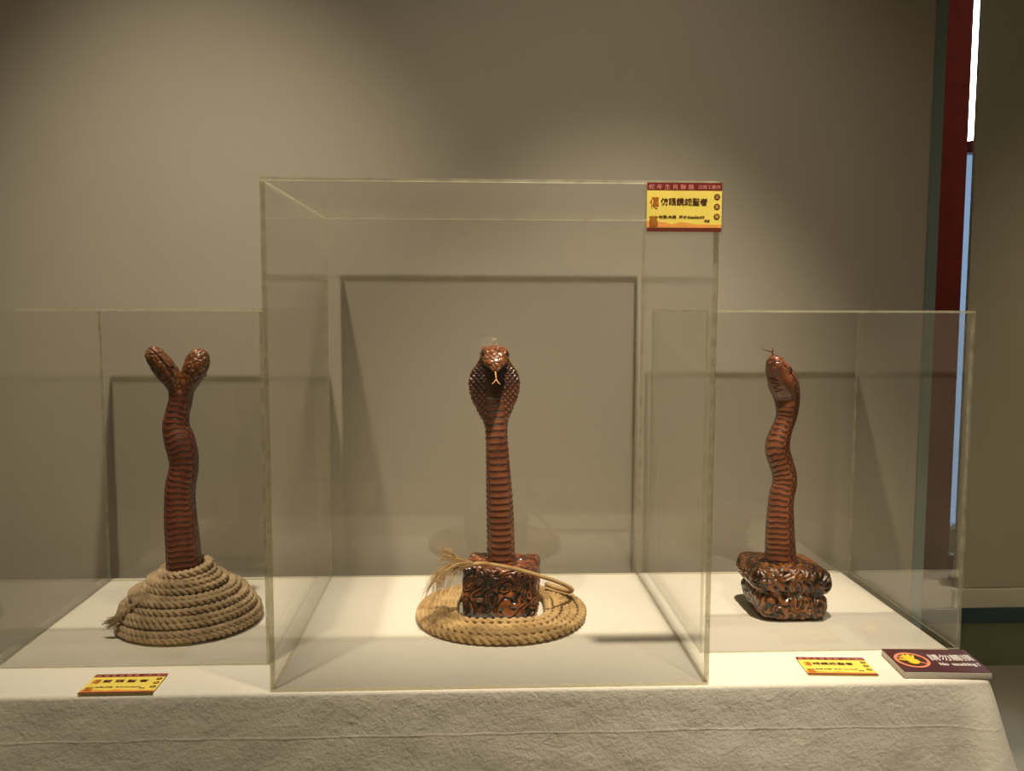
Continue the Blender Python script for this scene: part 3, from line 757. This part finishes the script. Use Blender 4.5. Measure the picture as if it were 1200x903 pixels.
# ------------------------------------------------------------------ cards and sign
def rectp(name, x0, y0, w, h, z, t, mat, parent):
    return box(name, x0, x0+w, y0, y0+h, z, z+t, mat, parent)
def text(name, s, x, y, size, mat, parent, z, align='LEFT', width=None, bold=0., space=1.0):
    cu = bpy.data.curves.new(name, 'FONT'); cu.body = s; cu.size = size; cu.align_x = align; cu.align_y = 'BOTTOM_BASELINE'
    cu.extrude = .00006; cu.space_character = space; cu.resolution_u = 3
    o = bpy.data.objects.new(name, cu); C.objects.link(o)
    bpy.context.view_layer.update()
    me = bpy.data.meshes.new_from_object(o.evaluated_get(bpy.context.evaluated_depsgraph_get())); bpy.data.objects.remove(o)
    me.materials.clear(); me.materials.append(mat); me.name = name
    xs = [v.co.x for v in me.vertices]; ys = [v.co.y for v in me.vertices]
    if width and xs:
        w0 = max(xs)-min(xs); k = width/w0; x_ = min(xs)
        for v in me.vertices: v.co.x = (v.co.x-x_)*k
    if bold:                 # heavier strokes: the glyphs laid over themselves, a hair apart
        co_ = np.array([v.co[:] for v in me.vertices]); fs = [tuple(p.vertices) for p in me.polygons]; V, Fc = [], []
        for k_, (dx, dy) in enumerate(((-1, -1), (1, -1), (-1, 1), (1, 1), (0, 0))):
            V.append(co_+np.array([dx*bold, dy*bold, k_*.00004])); Fc += [tuple(i+k_*len(co_) for i in f) for f in fs]
        return mesh_obj(name, np.vstack(V), Fc, mat, parent, smooth=False, loc=(x, y, z+.00008))
    o = bpy.data.objects.new(name, me); C.objects.link(o); o.parent = parent; o.location = (x, y, z+.00008); return o
def disc(name, x, y, r, z, t, mat, parent, r2=0, n=28, sy=1):
    V, Fc = [], []
    for k in range(n):
        a = 2*PI*k/n
        for rr_ in (r, r2) if r2 else (r,):
            V += [(x+rr_*math.cos(a), y+rr_*sy*math.sin(a), z), (x+rr_*math.cos(a), y+rr_*sy*math.sin(a), z+t)]
    m_ = 4 if r2 else 2
    for k in range(n):
        a, b_ = k*m_, ((k+1) % n)*m_
        Fc.append((a, b_, b_+1, a+1))
        if r2: Fc.append((a+3, b_+3, b_+2, a+2)); Fc.append((a+1, b_+1, b_+3, a+3)); Fc.append((b_, a, a+2, b_+2))
    if not r2: Fc.append(tuple(k*2+1 for k in range(n))); Fc.append(tuple(k*2 for k in range(n))[::-1])
    return mesh_obj(name, V, Fc, mat, parent, smooth=False)
def card(loc, rz, rx, title, label, dims, tlen, w=.088, h=.0565):
    r = thing('name_card', loc, label, 'label card', rz, rx)
    x0, y0 = -w/2, -h/2; z = .0006
    rectp('card_paper', x0, y0, w, h, 0, .0005, M_yel, r)
    rectp('header_band', x0, y0+h-.0088, w, .0088, z-.0001, .0001, M_crim, r)
    rectp('footer_band', x0, y0, w, .0048, z-.0001, .0001, M_foot, r)
    # wave ornament along the bottom
    V, Fc = [], []; N = 60
    for i in range(N+1):
        x = x0+w*i/N; t_ = i/N
        hh = .0035+.0032*abs(math.sin(t_*9.5))*(.5+.5*math.sin(t_*5))+.004*max(0, 1-t_*6)
        V += [(x, y0+.0049, z-.00005), (x, y0+.0049+hh, z-.00005)]
    Fc = [(2*i, 2*i+2, 2*i+3, 2*i+1) for i in range(N)]
    mesh_obj('wave_ornament', V, Fc, M_orn, r, smooth=False)
    text('header_lettering', '蛇 年 生 肖 聯 展', x0+.002, y0+h-.0072, .0062, M_pink, r, z, width=w*.60)
    text('header_lettering', '沉香工藝作', x0+w*.68, y0+h-.0066, .0048, M_pink, r, z, width=w*.30)
    text('title_lettering', title, x0+w*.185, y0+h*.56, .0088, M_ink, r, z, width=w*tlen, bold=.00009)
    text('detail_lettering', '材質:木雕  '+dims, x0+w*.16, y0+h*.285, .0036, M_ink, r, z, width=w*.61, bold=.00003)
    text('detail_lettering', '早期', x0+w*.77, y0+h*.215, .0026, M_ink, r, z, width=w*.07, bold=.00003)
    text('calligraphy', '傳', x0+.0035, y0+h*.50, .0145, M_ochre, r, z, width=.0105, bold=.00009)
    text('calligraphy', '藝', x0+.0030, y0+h*.13, .0135, M_ochre, r, z, width=.0100, bold=.00009)
    for k, ch in enumerate('沉香雕'):
        sx_, sy_ = x0+w*.935, y0+h*(.715-.20*k)
        sd = disc('seal', sx_, sy_, .0036, z-.0001, .00016, M_foot, r)
        text('seal_lettering', ch, sx_-.0021, sy_-.0017, .0044, M_yel, sd, z+.0001, width=.0042)
    return r
c0 = card((.2490, 1.0521-.0030, TZ+.5765), 0, PI/2, '仿眼鏡蛇聖者', 'yellow label card in a clear sleeve stuck to the top right of the tall case', '尺寸:26x26x39', .62)
box('plastic_sleeve', -.0462, .0462, -.0315, .0300, -.0006, -.0001, M_sleeve, c0, edge_mat=M_edge, thin='z')
card((-.4230, 1.0790, TZ+.0012), 0, 0, '雙 頭 聖 者', 'yellow label card lying on the cloth before the left case', '尺寸:20x20x39', .62)
card((.4695, 1.0975, TZ+.0012), math.radians(-4), 0, '眼鏡蛇聖者', 'yellow label card lying on the cloth before the right case', '尺寸:14x12x39', .58)
sg = thing('no_touching_sign', (.5965, 1.0920, TZ+.0010), 'maroon no touching sign with yellow hand, on the table corner', 'sign', math.radians(-4))
W2, H2, T2_ = .054, .037, .0085
box('sign_board', -W2, W2, -H2, H2, 0, T2_-.0006, M_core, sg, .0006)
box('sign_face', -W2, W2, -H2, H2, T2_-.0005, T2_, M_brown, sg)
z = T2_
disc('prohibition_ring', -.0300, -.001, .0212, z+.0003, .0002, M_ring, sg, r2=.0176, n=40, sy=1.15)
# slash of the sign
a = math.radians(-38)
sl = box('slash', -.0190, .0190, -.0014, .0014, z+.0003, z+.00045, M_ring, sg); sl.location = (-.0300, -.001, 0); sl.rotation_euler.z = math.radians(142)
def hand():
    paths, rad = [], []
    bx, by = -.0300, -.0035
    for ang, ln, w_ in ((124, .0165, .0020), (106, .0190, .0021), (88, .0188, .0021), (69, .0165, .0019), (168, .0155, .0022)):
        a_ = math.radians(ang); p0 = np.array([bx, by, 0]); p1 = p0+np.array([math.cos(a_), math.sin(a_), 0])*ln
        paths.append((p0, p1, w_))
    V, Fc = [], []
    def poly(ps):
        o = len(V); lift = .00004*(o//9)
        for x, y in ps: V.append((x, y, z+.0005))
        for x, y in ps: V.append((x, y, z+.0009+lift))
        k = len(ps); Fc.append(tuple(o+k+i for i in range(k)))
        for i in range(k): Fc.append((o+i, o+(i+1) % k, o+k+(i+1) % k, o+k+i))
    for p0, p1, w_ in paths:
        d = nrm(p1-p0); s = np.array([-d[1], d[0], 0]); ps = [p0-s*w_, p1-s*w_*.85]
        for j in range(1, 6):
            t_ = -PI/2+PI*j/6; ps.append(p1+d*math.cos(t_)*w_*.85+s*math.sin(t_)*w_*.85)
        ps += [p1+s*w_*.85, p0+s*w_]; poly([(p[0], p[1]) for p in ps])
    poly([(bx+.0072*math.cos(2*PI*i/20)*1.0, by-.003+.0085*math.sin(2*PI*i/20)) for i in range(20)])
    mesh_obj('hand_emblem', V, Fc, M_hand, sg, smooth=False)
hand()
text('chinese_lettering', '請勿觸摸', -.0045, .0010, .0215, M_white, sg, z, width=.0555, bold=.00008)
text('english_lettering', 'No  touching !', .0005, -.0165, .0125, M_white, sg, z, width=.049, bold=.0002)
